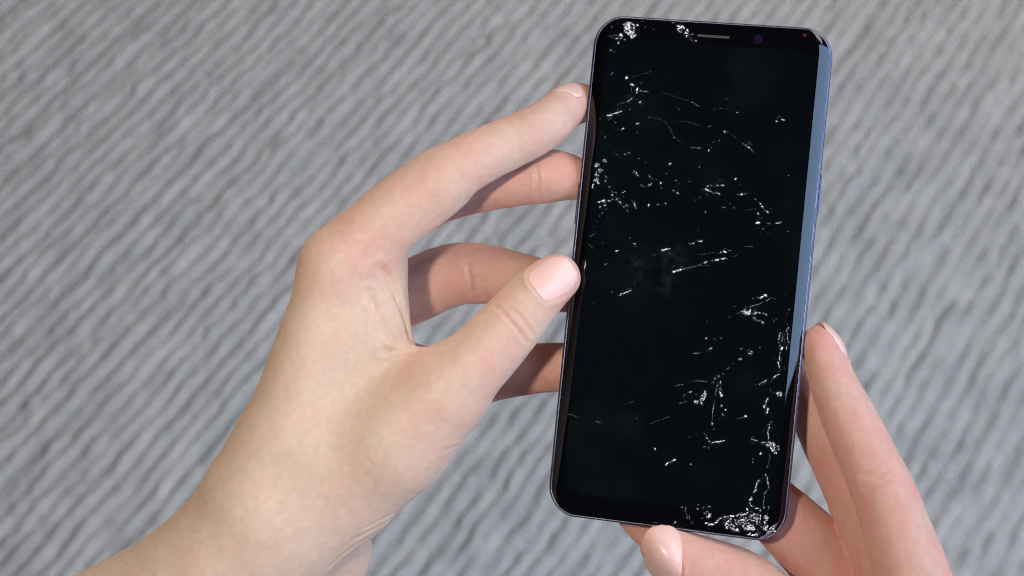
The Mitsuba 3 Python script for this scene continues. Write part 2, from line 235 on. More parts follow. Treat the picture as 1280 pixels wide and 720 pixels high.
# the cracks: splinters standing along each crack line; (strength, points in mm on the glass)
CRACKS = [('v', [[-23.65, 55.68]]), ('v', [[-22.5, 53.96], [-20.44, 52.96], [-19.84, 51.85]]), ('d', [[-19.88, 53.82], [-18.84, 54.88]]), ('m', [[-19.89, 52.34], [-18.4, 52.03], [-16.95, 52.23]]),
 ('m', [[-20.25, 52.64], [-20.28, 51.33], [-21.12, 49.96]]), ('b', [[-21.12, 49.96], [-22.65, 48.96]]), ('d', [[-23.44, 48.7], [-25.63, 47.65]]), ('b', [[-19.21, 48.79], [-18.89, 49.47]]),
 ('b', [[-28.36, 43.83], [-27.28, 44.57], [-26.0, 44.83], [-23.69, 46.32]]), ('d', [[-30.56, 42.84], [-29.61, 43.24]]), ('m', [[-27.8, 43.22], [-27.2, 43.75]]), ('m', [[-25.41, 42.25]]), ('d', [[-25.9, 40.57]]),
 ('b', [[-23.98, 40.39], [-23.13, 40.69]]), ('m', [[-19.86, 42.19], [-18.0, 43.15]]), ('d', [[-15.69, 44.47]]), ('d', [[-19.05, 39.96]]), ('m', [[-28.26, 37.92]]), ('d', [[-29.53, 39.14]]),
 ('f', [[-22.21, 55.95], [-20.33, 56.74], [-16.54, 57.92]]), ('d', [[-16.86, 57.84]]), ('d', [[-28.29, 56.24], [-27.57, 57.21]]), ('d', [[-20.95, 58.99]]), ('d', [[-12.53, 59.32]]), ('f', [[-5.64, 58.76]]),
 ('f', [[-13.04, 52.03], [-9.75, 51.45], [-3.96, 49.93], [-1.8, 49.11]]), ('d', [[-9.75, 51.45]]), ('d', [[-3.96, 49.93]]), ('d', [[-7.6, 47.63]]), ('f', [[-15.21, 44.51], [-12.62, 44.54], [-10.22, 43.1]]),
 ('f', [[-10.22, 43.1], [-8.25, 39.5], [-5.83, 37.9]]), ('m', [[-8.17, 39.41]]), ('f', [[-7.4, 43.97], [-5.66, 44.27], [-1.56, 43.44]]), ('d', [[-5.66, 44.33]]), ('d', [[-21.75, 46.47]]), ('m', [[1.67, 49.02], [2.62, 49.09]]),
 ('f', [[3.92, 48.86], [5.2, 48.83], [6.8, 48.69]]), ('m', [[9.19, 47.97]]), ('f', [[10.84, 48.03]]), ('d', [[5.88, 51.6]]), ('d', [[-4.03, 49.89]]), ('f', [[-3.85, 49.77], [-1.5, 48.71]]), ('b', [[20.31, 46.43], [22.76, 47.0]]),
 ('f', [[-2.6, 43.59], [-0.98, 43.39]]), ('d', [[0.94, 43.38], [2.23, 43.32]]), ('b', [[5.84, 42.2], [7.52, 41.95]]), ('f', [[7.81, 41.65], [10.17, 40.22]]), ('m', [[10.86, 39.63], [13.38, 38.21], [14.76, 37.03]]), ('b', [[13.55, 38.06]]),
 ('d', [[-2.89, 36.74], [-0.01, 36.81]]), ('b', [[2.12, 36.27]]), ('d', [[2.65, 37.35]]), ('m', [[4.84, 39.4]]), ('f', [[2.84, 38.66], [4.22, 39.26]]), ('m', [[-0.01, 31.2]]), ('m', [[25.41, 30.96]]), ('d', [[-2.56, 26.86]]),
 ('m', [[2.34, 25.88], [4.38, 26.22]]), ('m', [[5.48, 26.38], [7.67, 26.82]]), ('v', [[1.93, 25.2], [3.44, 24.46]]), ('b', [[3.44, 24.46], [6.51, 23.98]]), ('f', [[5.04, 27.63], [7.37, 28.25]]), ('v', [[10.59, 28.75]]),
 ('m', [[12.01, 27.26]]), ('d', [[10.93, 24.26], [12.82, 24.42], [14.99, 24.87]]), ('b', [[12.82, 24.42]]), ('m', [[16.71, 23.41]]), ('b', [[18.09, 22.24], [19.66, 20.61], [20.82, 19.97]]), ('m', [[20.82, 19.97], [22.8, 20.66]]),
 ('b', [[17.83, 19.32]]), ('f', [[13.43, 19.74], [17.14, 20.61]]), ('v', [[17.24, 16.38], [18.63, 16.66]]), ('d', [[20.02, 16.88], [22.09, 16.65]]), ('m', [[23.15, 17.07], [24.85, 17.32]]), ('b', [[20.17, 15.36], [19.67, 14.67]]),
 ('f', [[19.48, 13.69]]), ('m', [[26.79, 14.99]]), ('d', [[25.41, 30.9]]), ('m', [[3.01, 18.43]]), ('m', [[10.84, 20.32]]), ('d', [[9.53, 21.43]]), ('d', [[7.2, 20.25], [8.8, 20.14]]), ('d', [[-0.28, 21.67]]),
 ('f', [[1.5, 23.06], [0.79, 22.18]]), ('d', [[1.31, 12.93]]), ('f', [[2.9, 13.63]]), ('d', [[-30.39, 7.85], [-28.23, 9.26]]), ('f', [[-28.76, 11.28]]), ('m', [[-18.08, 9.08]]), ('m', [[-17.26, 7.33], [-15.48, 7.42]]),
 ('b', [[-22.19, 4.51], [-20.62, 5.15]]), ('m', [[-25.5, 0.01], [-24.09, 0.67]]), ('d', [[-15.54, 1.55]]), ('f', [[-11.43, 4.15], [-9.75, 5.19]]), ('b', [[-8.71, 6.1], [-6.22, 6.98]]), ('b', [[-8.24, 6.21]]),
 ('v', [[-5.83, -0.19], [-2.12, 1.27]]), ('m', [[-19.76, -8.32], [-14.85, -5.39]]), ('d', [[-21.66, -7.3]]), ('f', [[-15.28, -4.29]]), ('d', [[-29.21, -3.85]]), ('d', [[-8.61, -1.43]]), ('f', [[-25.85, 6.79]]), ('d', [[-26.67, -11.14]]),
 ('f', [[-29.7, 5.94], [-27.93, 4.63]]), ('b', [[-0.84, 8.72], [0.73, 9.12]]), ('b', [[1.18, 9.39], [2.63, 9.95]]), ('d', [[-2.03, 1.31], [3.22, 3.27]]), ('m', [[3.51, 3.53], [7.22, 4.78]]), ('b', [[7.22, 4.78], [10.61, 5.85]]),
 ('f', [[11.52, 6.25], [13.52, 6.83]]), ('f', [[1.06, 5.72], [7.77, 7.26]]), ('v', [[7.78, 7.19], [10.11, 7.64]]), ('d', [[10.26, 7.81], [11.5, 8.09]]), ('m', [[13.18, 8.73], [14.57, 9.08]]), ('d', [[15.02, 9.29], [17.17, 9.91]]),
 ('b', [[18.72, -5.41], [20.3, -4.79], [22.11, -4.05]]), ('v', [[22.19, -4.04]]), ('m', [[18.35, -6.78], [18.25, -8.33]]), ('d', [[18.31, -7.68], [21.8, -6.05], [24.14, -4.28]]),
 ('b', [[18.25, -9.62], [19.97, -9.19], [21.71, -9.01], [23.89, -9.43]]), ('m', [[19.22, -10.55], [20.65, -11.04], [22.35, -11.71]]), ('b', [[22.35, -11.71]]), ('m', [[25.29, -10.95]]), ('f', [[25.4, -10.81], [26.57, -9.92]]),
 ('b', [[16.66, -8.88], [17.26, -8.56]]), ('b', [[16.86, -9.63], [18.26, -9.74]]), ('v', [[18.12, -8.35], [18.26, -9.74]]), ('d', [[27.72, -2.39], [28.06, -3.38]]), ('d', [[28.64, -8.05], [29.55, -7.19]]),
 ('f', [[28.41, -9.61], [28.77, -8.16]]), ('m', [[29.2, -11.31], [29.55, -12.3], [28.95, -13.9]]), ('m', [[29.55, -12.3], [29.59, -15.36], [29.81, -17.64], [29.1, -19.37]]),
 ('m', [[27.19, -13.82], [27.24, -15.61], [27.24, -16.89], [28.15, -18.58]]), ('v', [[28.15, -18.58]]), ('d', [[28.26, -14.48], [28.11, -16.79]]), ('f', [[24.31, -9.9], [25.14, -10.71]]), ('f', [[24.14, -4.28], [25.2, -4.82]]),
 ('b', [[15.74, -9.1], [18.18, -9.21]]), ('d', [[16.92, -7.04], [17.25, -8.59]]), ('d', [[13.38, -8.1], [14.24, -8.01]]), ('m', [[12.72, -11.0]]), ('d', [[6.53, -13.05]]), ('f', [[14.44, -10.12], [16.1, -9.24]]),
 ('b', [[16.49, -9.73], [18.4, -9.71]]), ('b', [[6.68, -17.95]]), ('d', [[8.73, -17.83], [9.69, -17.83]]), ('m', [[10.98, -17.44]]), ('d', [[3.49, -22.81], [5.5, -22.2]]), ('m', [[7.46, -21.09], [9.88, -19.81]]),
 ('b', [[9.53, -29.24], [10.63, -29.12]]), ('m', [[10.12, -30.4]]), ('m', [[11.29, -28.34]]), ('m', [[12.55, -27.63]]), ('d', [[13.07, -26.54], [14.23, -25.45]]), ('f', [[15.22, -24.22]]), ('b', [[16.22, -23.15], [17.42, -22.54]]),
 ('b', [[18.88, -21.26], [20.35, -20.24]]), ('m', [[21.65, -19.04], [22.39, -18.55]]), ('m', [[16.92, -19.93]]), ('d', [[-0.52, -32.48], [1.18, -31.87]]), ('f', [[3.01, -30.93], [5.5, -30.33]]), ('d', [[5.51, -30.42], [8.04, -30.24]]),
 ('m', [[1.5, -35.06], [4.39, -33.61]]), ('d', [[0.94, -37.55], [3.24, -36.48]]), ('d', [[5.42, -34.3]]), ('m', [[12.12, -29.7], [11.97, -31.48]]), ('b', [[11.97, -31.48], [12.71, -34.13]]), ('b', [[13.13, -36.81]]),
 ('b', [[14.18, -37.82]]), ('m', [[13.5, -39.02]]), ('d', [[11.13, -30.93], [10.87, -34.82], [10.73, -39.82]]), ('d', [[20.63, -27.0]]), ('m', [[22.52, -29.67], [25.78, -27.71], [28.86, -25.62]]), ('m', [[27.13, -15.75], [27.25, -17.01]]),
 ('m', [[27.93, -19.18], [27.88, -21.9]]), ('b', [[27.48, -22.58], [28.26, -24.25]]), ('d', [[26.32, -21.9]]), ('d', [[26.29, -29.73], [26.31, -31.49]]), ('m', [[26.31, -31.49], [25.47, -34.14], [25.0, -35.79]]), ('b', [[25.0, -35.79]]),
 ('b', [[26.44, -36.1], [25.8, -37.61]]), ('m', [[29.37, -30.83], [29.52, -32.4]]), ('d', [[17.56, -40.09], [20.74, -38.83]]), ('b', [[20.13, -39.0]]), ('b', [[25.95, -35.93], [25.8, -37.55]]),
 ('m', [[27.39, -39.44], [26.91, -40.93], [26.69, -41.91]]), ('m', [[26.69, -41.91], [26.63, -42.88], [27.27, -44.72]]), ('m', [[22.31, -45.24], [24.08, -45.67]]), ('m', [[25.03, -45.78], [26.28, -45.79]]), ('v', [[25.2, -49.17]]),
 ('m', [[23.33, -50.93]]), ('m', [[23.27, -51.89]]), ('d', [[27.79, -48.48], [28.01, -50.69], [27.29, -53.0]]), ('m', [[26.83, -54.65], [25.19, -57.09], [24.73, -58.9]]), ('m', [[27.14, -54.61], [28.37, -57.65]]),
 ('d', [[10.68, -37.67], [10.72, -42.0]]), ('b', [[10.74, -42.22]]), ('m', [[11.43, -43.69]]), ('m', [[13.53, -39.27]]), ('d', [[12.7, -40.49]]), ('m', [[9.24, -45.71], [10.86, -47.61]]), ('b', [[10.86, -47.67], [14.72, -46.61]]),
 ('d', [[8.94, -49.12], [10.34, -48.79], [10.89, -49.53]]), ('m', [[4.88, -46.7]]), ('f', [[7.04, -45.97]]), ('m', [[5.97, -54.46]]), ('b', [[0.52, -54.31], [1.42, -53.72]]), ('f', [[9.19, -56.48]]),
 ('m', [[25.41, -56.67], [24.95, -59.17], [23.7, -62.34]]), ('v', [[23.76, -62.33]]), ('m', [[23.2, -62.98], [24.19, -64.43]]), ('b', [[24.37, -64.84], [26.35, -64.88]]), ('m', [[26.79, -65.11], [27.07, -67.94], [27.2, -70.79]]),
 ('v', [[23.02, -65.5]]), ('b', [[21.49, -67.22]]), ('b', [[17.65, -71.44], [17.65, -70.01], [19.06, -68.39]]), ('b', [[14.92, -69.64], [16.79, -68.39], [19.27, -67.64]]), ('b', [[11.62, -70.92], [13.89, -70.78], [15.19, -69.46]]),
 ('v', [[12.65, -68.34]]), ('m', [[12.01, -69.0]]), ('m', [[11.98, -65.83], [12.87, -66.15]]), ('m', [[9.1, -67.06]]), ('m', [[9.1, -65.61]]), ('m', [[10.62, -69.46]]), ('m', [[4.51, -67.0]]), ('d', [[5.63, -66.77], [5.84, -68.91]]),
 ('m', [[5.84, -68.91], [6.38, -70.0]]), ('m', [[2.99, -72.03], [3.63, -71.22]]), ('d', [[7.4, -71.61], [8.46, -70.75]]), ('d', [[27.78, -56.38], [28.5, -58.59], [27.47, -60.44], [27.52, -63.87]]), ('b', [[27.64, -64.28]]),
 ('d', [[29.06, -63.82], [29.16, -64.81]]), ('m', [[28.32, -66.35], [28.76, -68.01]]), ('m', [[21.69, -66.33], [20.65, -67.32], [19.67, -68.88]]), ('b', [[20.32, -69.66], [21.63, -68.63], [22.97, -67.89]]),
 ('m', [[18.1, -70.24], [19.33, -71.23], [21.07, -71.58]]), ('b', [[21.77, -67.18], [23.39, -66.4], [25.09, -66.47]]), ('b', [[24.56, -66.82], [26.09, -68.06], [26.51, -69.44]]), ('m', [[23.03, -68.46], [25.27, -68.31]]),
 ('m', [[22.61, -69.94], [23.64, -68.95]]), ('m', [[19.64, -71.48], [21.66, -71.79]]), ('b', [[25.9, -67.52], [26.18, -68.91]]), ('m', [[18.55, -69.03], [18.92, -69.84]]), ('m', [[19.76, -69.74], [20.93, -70.16]]),
 ('b', [[23.73, -72.81], [26.49, -72.17]]), ('m', [[22.08, -70.3], [23.02, -71.33]]), ('b', [[25.89, -71.82], [26.51, -72.31]]), ('m', [[27.7, -70.15], [29.15, -70.54]]), ('m', [[28.95, -71.42], [30.26, -70.39]]),
 ('m', [[30.18, -69.55], [31.2, -68.56]]), ('d', [[28.04, -67.82], [28.34, -69.49]]), ('m', [[20.61, -68.33], [21.87, -68.17]]), ('f', [[-30.7, -44.1], [-27.5, -44.88]]), ('d', [[-23.02, -45.41], [-20.4, -45.53]]),
 ('f', [[-6.9, -44.3], [-3.7, -42.53], [-1.38, -41.56]]), ('b', [[-4.76, -51.23]]), ('b', [[-1.42, -55.77], [1.41, -53.66]]), ('d', [[-11.05, -49.64]]), ('d', [[-10.73, -43.12]]), ('f', [[-14.49, -39.49], [-11.1, -37.8]]),
 ('b', [[-27.05, 65.91]]), ('m', [[-29.43, 63.23], [-28.75, 63.73]]), ('m', [[-29.41, 70.35]]), ('d', [[-27.88, 71.34]]), ('d', [[-20.5, 72.56]]), ('m', [[-19.77, 71.04]]), ('m', [[-17.21, 70.32]]), ('b', [[-22.01, 71.42]]),
 ('m', [[-22.17, 68.61]]), ('m', [[-28.78, 66.98], [-26.45, 67.29]]), ('f', [[-30.32, 67.62], [-27.4, 67.96]]), ('m', [[-25.23, 66.92]]), ('b', [[-7.51, 69.43], [-7.27, 68.41]]), ('m', [[-5.78, 68.07], [-4.18, 67.95]]),
 ('d', [[-6.81, 69.62], [-5.37, 69.77]]), ('d', [[-12.04, 72.66], [-10.38, 73.5], [-9.02, 73.0]]), ('b', [[-10.53, 72.02], [-9.59, 71.35]]), ('d', [[-26.96, 26.7], [-26.02, 25.46]]), ('m', [[-26.78, 24.91]]), ('m', [[-25.47, 23.21]]),
 ('m', [[-25.6, 34.36], [-24.81, 34.58]]), ('m', [[-24.15, 32.9]]), ('m', [[-22.2, 32.99], [-20.51, 34.05]]), ('m', [[-17.74, 32.44]]), ('d', [[-15.71, 31.56]]), ('m', [[-19.0, 28.67], [-16.87, 26.95]]),
 ('b', [[-14.26, 27.76], [-13.73, 26.34]]), ('m', [[-11.98, 26.65]]), ('b', [[-10.76, 25.77]]), ('m', [[-10.29, 24.25]]), ('d', [[-16.5, 24.8], [-15.3, 24.25]]), ('m', [[-14.24, 24.99], [-13.13, 25.18]]),
 ('b', [[-8.9, 31.4], [-8.05, 31.67]]), ('m', [[-9.26, 28.57]]), ('d', [[-7.45, 26.54], [-6.03, 26.89]]), ('d', [[-5.14, 25.99]]), ('b', [[-7.05, 24.14], [-5.01, 23.01]]), ('b', [[-13.49, 19.08]]), ('m', [[-11.75, 19.5], [-9.83, 19.67]]),
 ('b', [[-8.65, 20.16]]), ('m', [[-17.96, 19.93], [-17.48, 18.34]]), ('m', [[-16.93, 17.74]]), ('b', [[-24.93, 21.13], [-24.23, 20.7]]), ('v', [[-28.28, 18.54], [-26.21, 19.21]]), ('b', [[-25.24, 19.3], [-22.55, 20.19]]),
 ('d', [[-24.04, 22.02], [-23.02, 21.62]]), ('m', [[-21.76, 22.06], [-20.5, 22.49]]), ('m', [[-21.0, 20.98]]), ('m', [[-22.0, 19.58], [-21.58, 18.64]]), ('b', [[-20.99, 17.64], [-19.78, 18.63]]), ('m', [[-19.53, 16.69]]),
 ('m', [[-27.64, 17.12], [-25.45, 18.13]]), ('m', [[-25.79, 16.63]]), ('m', [[-26.82, 15.49]]), ('m', [[-27.47, 14.45]]), ('m', [[-24.91, 14.35]]), ('d', [[-28.11, 12.98]])]
CHIPS = [[-24.22, 70.1, 1.59, 2.02, 60], [-25.04, 70.93, 1.15, 1.15, 25], [-23.33, 68.53, 1.01, 1.01, 25], [-26.68, 68.16, 0.72, 0.58, 10], [-9.13, 71.08, 1.1, 0.98, 26], [-7.61, 70.45, 0.63, 0.69, 10], [-29.7, 29.42, 0.7, 0.8, 12],
 [-27.7, 30.74, 0.51, 0.58, 6], [-28.41, 28.05, 0.64, 0.58, 8], [-29.44, 26.82, 0.64, 1.12, 14], [-29.57, 24.83, 0.7, 0.7, 10], [-28.69, 24.25, 0.45, 0.38, 4], [-30.36, 22.96, 0.32, 0.9, 7], [7.65, -34.37, 0.7, 1.28, 16],
 [5.74, -36.62, 0.64, 0.48, 8], [7.23, -36.58, 0.58, 0.38, 6], [7.23, -35.55, 0.51, 0.51, 6], [28.52, -31.72, 0.9, 0.64, 10], [28.18, -18.51, 0.38, 0.45, 5], [12.69, -33.97, 0.45, 0.45, 4], [27.74, -46.26, 1.12, 1.02, 18],
 [29.09, -47.37, 1.09, 1.28, 16], [30.13, -46.77, 0.38, 0.7, 5], [29.42, -48.54, 0.45, 0.45, 4], [24.5, -70.51, 1.15, 0.75, 40], [21.74, -69.77, 3.75, 2.31, 40], [25.18, -67.32, 1.44, 1.15, 16], [12.53, -68.5, 0.72, 0.72, 8],
 [12.76, -70.92, 1.15, 0.4, 8], [17.74, -70.86, 0.58, 1.01, 8], [28.57, -67.46, 0.72, 1.3, 10], [29.68, -70.18, 2.31, 1.01, 22], [25.38, -72.31, 1.44, 0.4, 8], [11.25, -67.07, 1.73, 1.44, 8]]
SIZE = {'v': 0.70, 'b': 0.48, 'm': 0.35, 'd': 0.24, 'f': 0.17}
def splinter(rng, c, along, length, width, height):
    """a five-sided sliver of glass at c (mm on the glass), pointing along"""
    t = np.array(along) / (np.hypot(*along) + 1e-9); s = np.array([-t[1], t[0]])
    j = lambda: rng.uniform(0.6, 1.25)
    base = [c - t * length * .5 * j(), c + s * width * .5 * j() - t * length * .1, c + t * length * .5 * j(), c - s * width * .5 * j() + t * length * .12]
    b = on_glass([p[0] for p in base], [p[1] for p in base], 0.03)
    top = on_glass([c[0] + rng.uniform(-.2, .2) * width], [c[1] + rng.uniform(-.2, .2) * width], height * j() + 0.08)
    return np.vstack([b, top]), np.array([[0, 1, 4], [1, 2, 4], [2, 3, 4], [3, 0, 4]])
def joined(pieces):
    vs, fs, n = [], [], 0
    for v, f in pieces:
        vs.append(v); fs.append(f + n); n += len(v)
    v, f = np.vstack(vs), np.vstack(fs)
    c = np.cross(v[f[:, 1]] - v[f[:, 0]], v[f[:, 2]] - v[f[:, 0]])
    f[c[:, 2] < 0] = f[c[:, 2] < 0][:, ::-1]
    return phone(v), f
rng = np.random.default_rng(11)
dots, grey_dots, hairs = [], [], []
for b, pts in CRACKS:
    w = SIZE[b]
    if len(pts) == 1:
        for _ in range(2 if b in 'vb' else 1):
            (dots if b in 'vb' or rng.random() < .35 else grey_dots).append(splinter(rng, np.array(pts[0]) + rng.normal(0, w * .2, 2), rng.normal(size=2), w * rng.uniform(.9, 1.7), w * rng.uniform(.6, 1.05), w * .3))
        continue
    p = np.array(pts, float); pieces = []
    for a, e in zip(p[:-1], p[1:]):
        L = np.hypot(*(e - a)); n = max(1, int(L / (0.42 + w * .35)))
        if b in 'df' or L > 4:           # the hair line itself
            pieces.append(splinter(rng, (a + e) / 2, e - a, L * 1.02, 0.05 + 0.13 * w, 0.03))
        for i in range(n):
            if rng.random() < (0.12 if b in 'vb' else 0.34): continue
            c = a + (e - a) * (i + rng.uniform(.2, .8)) / n + rng.normal(0, 0.06 + 0.10 * w, 2)
            turn = rng.normal(0, 0.35); q = (e - a) / (L + 1e-9)
            q = np.array([q[0] * math.cos(turn) - q[1] * math.sin(turn), q[0] * math.sin(turn) + q[1] * math.cos(turn)])
            k = rng.uniform(.5, 1.25)
            pieces.append(splinter(rng, c, q, (0.45 + w * 1.1) * k, w * k * .85, w * .28))
        if b in 'vbm' and rng.random() < .75:      # a fainter twin beside the main crack
            q = (e - a) / (L + 1e-9); side = np.array([-q[1], q[0]]); turn = rng.normal(0, .3)
            for _ in range(2):
                c = a + (e - a) * rng.uniform(-.2, 1.2) + side * rng.normal(0, .7)
                hairs.append(splinter(rng, c, q + side * turn, rng.uniform(.8, 3.0), rng.uniform(.07, .13), .03))
    if pieces: put(numbered('phone__crack'), joined(pieces), {'f': 'hairline_crack', 'd': 'fine_crack'}.get(b, 'crushed_glass'), smooth=False)
for cu, cv, ru, rv, n in CHIPS:
    for _ in range(n):
        a, r = rng.uniform(0, 2 * math.pi), math.sqrt(rng.random())
        w = rng.uniform(.18, .50)
        (dots if rng.random() < .55 else grey_dots).append(splinter(rng, np.array([cu + ru * r * math.cos(a), cv + rv * r * math.sin(a)]), rng.normal(size=2), w * rng.uniform(1, 2), w, w * .45))
put('phone__grey_chips', joined(grey_dots), 'fine_crack', smooth=False, kind='stuff', label='dull grey glass crumbs among the cracks')
put('phone__hairlines', joined(hairs), 'hairline_crack', smooth=False, kind='stuff', label='faint hairline cracks beside the main cracks')
put('phone__glass_chips', joined(dots), 'crushed_glass', smooth=False, kind='stuff', label='crushed white glass chips around the impact points')

# ---------------------------------------------------------------- hands
LEFT = {'palm': [[[-51.07, 6.53, -4.0, 9.33], [-67.92, -50.0, -8.0, 13.44], [-72.33, -61.66, -10.0, 16.6]], [[-49.77, 3.7, -24.0, 9.86], [-70.96, -59.13, -24.0, 13.3]], [[-47.77, -6.46, -42.0, 9.81], [-68.15, -63.57, -36.0, 13.22]],
          [[-45.47, -21.4, -56.0, 9.09], [-61.98, -72.31, -42.0, 12.4]], [[-21.21, -31.36, 0.0, 11.07], [-34.98, -44.77, -4.0, 13.29], [-50.99, -57.87, -10.0, 15.65], [-70.35, -72.5, -12.0, 19.08]],
          [[-39.6, 5.22, -10.0, 8.77], [-38.93, -15.95, -6.0, 8.91]], [[-47.3, -14.19, -9.0, 10.88], [-56.6, -42.45, -8.0, 14.15]], [[-72.73, -69.63, -12.0, 19.55], [-87.52, -86.8, -14.0, 20.14], [-132.84, -116.02, -20.0, 25.84]],
          [[-72.98, -76.75, -32.0, 19.13], [-89.8, -94.86, -34.0, 19.23], [-137.45, -124.6, -40.0, 23.64]], [[-55.03, -83.17, -28.0, 10.96], [-67.09, -101.13, -30.0, 12.52]]],
 'fingers': {'index': [[-51.07, 6.53, -4.0, 9.79], [-32.46, 22.26, -2.0, 10.2], [-21.97, 29.83, -1.0, 9.83], [-14.76, 34.82, 0.0, 8.3], [-1.87, 41.74, -4.0, 7.7], [9.64, 47.98, -7.0, 7.06], [14.27, 52.32, -11.0, 6.42],
                       [19.82, 55.85, -17.0, 6.17]],
             'middle': [[-49.28, 3.7, -24.0, 9.86], [-12.32, 31.04, -24.0, 8.13], [0.0, 32.51, -21.0, 7.58], [10.21, 34.03, -19.0, 8.02], [18.42, 33.21, -18.0, 6.55]],
             'ring': [[-49.57, -8.35, -46.0, 10.43], [-31.46, -0.52, -48.0, 10.49], [-16.65, 4.68, -45.0, 10.15], [5.06, 2.02, -34.0, 8.35], [19.71, -0.49, -24.0, 7.14]],
             'pinky': [[-45.47, -24.07, -56.0, 10.16], [-16.17, -29.74, -46.0, 8.87], [2.52, -25.92, -32.0, 8.05], [20.2, -24.39, -24.0, 7.14]],
             'thumb': [[-34.98, -44.77, -4.0, 13.29], [-21.15, -31.27, 1.0, 11.73], [-10.94, -21.65, 4.0, 10.14], [-0.68, -10.94, 4.0, 9.12], [6.4, -2.74, 3.0, 8.11], [13.1, 2.99, 1.0, 6.67]]},
 'k': {'index': 7, 'middle': 5, 'ring': 5, 'pinky': 5, 'thumb': 9},
 'blood': {'index': 0.28, 'middle': 0.6, 'ring': 0.6, 'pinky': 0.65, 'thumb': 0.25}}
RIGHT = {'palm': [[[118.48, -103.26, 20.0, 11.3], [143.02, -158.42, 16.0, 17.6]], [[118.06, -113.48, 2.0, 11.46], [145.4, -171.2, -6.0, 18.76]], [[114.53, -121.76, -16.0, 11.57], [142.9, -182.32, -24.0, 19.71]],
          [[108.99, -133.75, -26.0, 10.9], [136.6, -189.72, -34.0, 19.23]], [[111.46, -147.04, -10.0, 14.7], [133.73, -177.54, 0.0, 20.75]], [[140.65, -175.23, 0.0, 25.36], [161.82, -220.45, -6.0, 26.27]],
          [[142.13, -188.7, -22.0, 25.49], [163.48, -235.31, -26.0, 26.26]]],
 'fingers': {'index': [[118.48, -103.26, 20.0, 11.3], [110.67, -79.24, 14.0, 10.18], [104.31, -56.77, 8.0, 8.79], [96.06, -36.22, 2.0, 7.68], [92.23, -26.28, 0.0, 6.57], [89.02, -16.19, -1.0, 5.43]],
             'middle': [[118.06, -113.48, 2.0, 11.0], [108.79, -78.04, -9.0, 9.46], [99.75, -55.63, -14.0, 8.39], [93.32, -41.58, -17.0, 7.74], [87.76, -27.64, -18.0, 6.79]],
             'ring': [[114.53, -121.76, -16.0, 11.57], [94.55, -82.91, -18.0, 10.91], [79.03, -66.91, -18.0, 9.7], [64.59, -54.84, -20.0, 7.56]],
             'pinky': [[108.99, -133.75, -26.0, 10.9], [78.84, -113.33, -24.0, 8.87], [52.55, -84.07, -21.0, 7.09], [38.02, -68.74, -20.0, 6.09]],
             'thumb': [[111.46, -147.04, -10.0, 15.18], [89.12, -114.91, -6.0, 14.07], [67.63, -89.78, -4.0, 12.59], [53.48, -81.39, -3.0, 9.53], [43.47, -74.92, -1.0, 6.24]]},
 'k': {'index': 6, 'middle': 5, 'ring': 5, 'pinky': 5, 'thumb': 6},
 'blood': {'index': 0.65, 'middle': 0.75, 'ring': 0.85, 'pinky': 0.85, 'thumb': 0.75}}
NAILS = {'left': [('thumb', [11.17, 2.05, 4.0], [49, 36, 0], [0.14, 0.22, 1.0], 14.3, 11.53), ('index', [16.22, 59.62, -12.0], [42, 15, 0], [-0.2, 0.95, 0.12], 9.22, 9.22)],
 'right': [('thumb', [42.62, -75.9, 4.0], [-4, 80, 0], [-0.24, 0.08, 0.97], 16.14, 11.99), ('index', [92.29, -15.54, -2.0], [-28, 42, 0], [0.83, 0.5, 0.25], 12.91, 10.14)]}
CREASES = {'left': [(0.5, 0.6, [[-5.53, -4.65, 14.0], [-2.64, -6.38, 16.0], [-0.88, -8.36, 16.0], [1.77, -11.7, 15.0], [4.01, -15.14, 12.0]]),
          (0.45, 0.6, [[-3.1, -5.09, 14.0], [-0.44, -6.16, 16.0], [1.98, -7.7, 16.0], [3.98, -10.4, 14.0], [5.34, -13.14, 12.0]]),
          (1.0, 1.1, [[-38.04, 6.46, 0.0], [-36.17, 3.48, -2.0], [-34.32, 0.0, -2.0], [-31.48, -8.63, -4.0], [-28.68, -16.32, -4.0]]), (0.75, 1.0, [[-41.04, -1.38, 2.0], [-38.86, -6.86, 3.0], [-36.12, -11.89, 3.0], [-32.0, -16.92, 3.0]]),
          (0.8, 0.9, [[-36.92, -18.01, 4.0], [-33.05, -18.23, 4.0], [-27.51, -17.65, 2.0]]), (0.3, 0.8, [[-12.39, 27.04, 8.0], [-12.31, 24.62, 4.0], [-14.3, 21.21, 0.0]]),
          (0.25, 0.7, [[7.19, 37.17, -14.0], [7.65, 32.28, -13.0], [7.47, 27.49, -16.0]]), (0.35, 0.8, [[-13.94, 7.47, -28.0], [-13.41, 3.73, -27.0], [-13.2, 0.0, -28.0], [-12.02, -4.01, -30.0]]),
          (0.22, 0.7, [[-19.72, -45.32, 6.0], [-16.36, -45.23, 5.0], [-14.17, -44.58, 3.0]]), (0.25, 0.8, [[-46.11, -72.4, 0.0], [-41.5, -70.09, 0.0], [-34.58, -67.33, 0.0], [-29.51, -64.56, 0.0]]),
          (0.22, 0.7, [[-43.35, -69.17, 0.0], [-39.2, -66.86, 0.0], [-32.28, -64.56, 0.0]]), (0.3, 0.9, [[-53.49, -82.08, 0.0], [-47.96, -76.78, 0.0], [-41.96, -72.86, 0.0]])],
 'right': [(0.35, 0.8, [[91.25, -32.67, 8.0], [94.35, -31.45, 9.0], [97.33, -31.99, 8.0]]), (0.42, 0.9, [[97.25, -52.81, 16.0], [100.91, -51.77, 17.0], [106.37, -49.65, 15.0]]),
           (0.36, 0.9, [[97.91, -55.01, 16.0], [102.01, -53.53, 17.0], [107.25, -51.2, 15.0]])]}

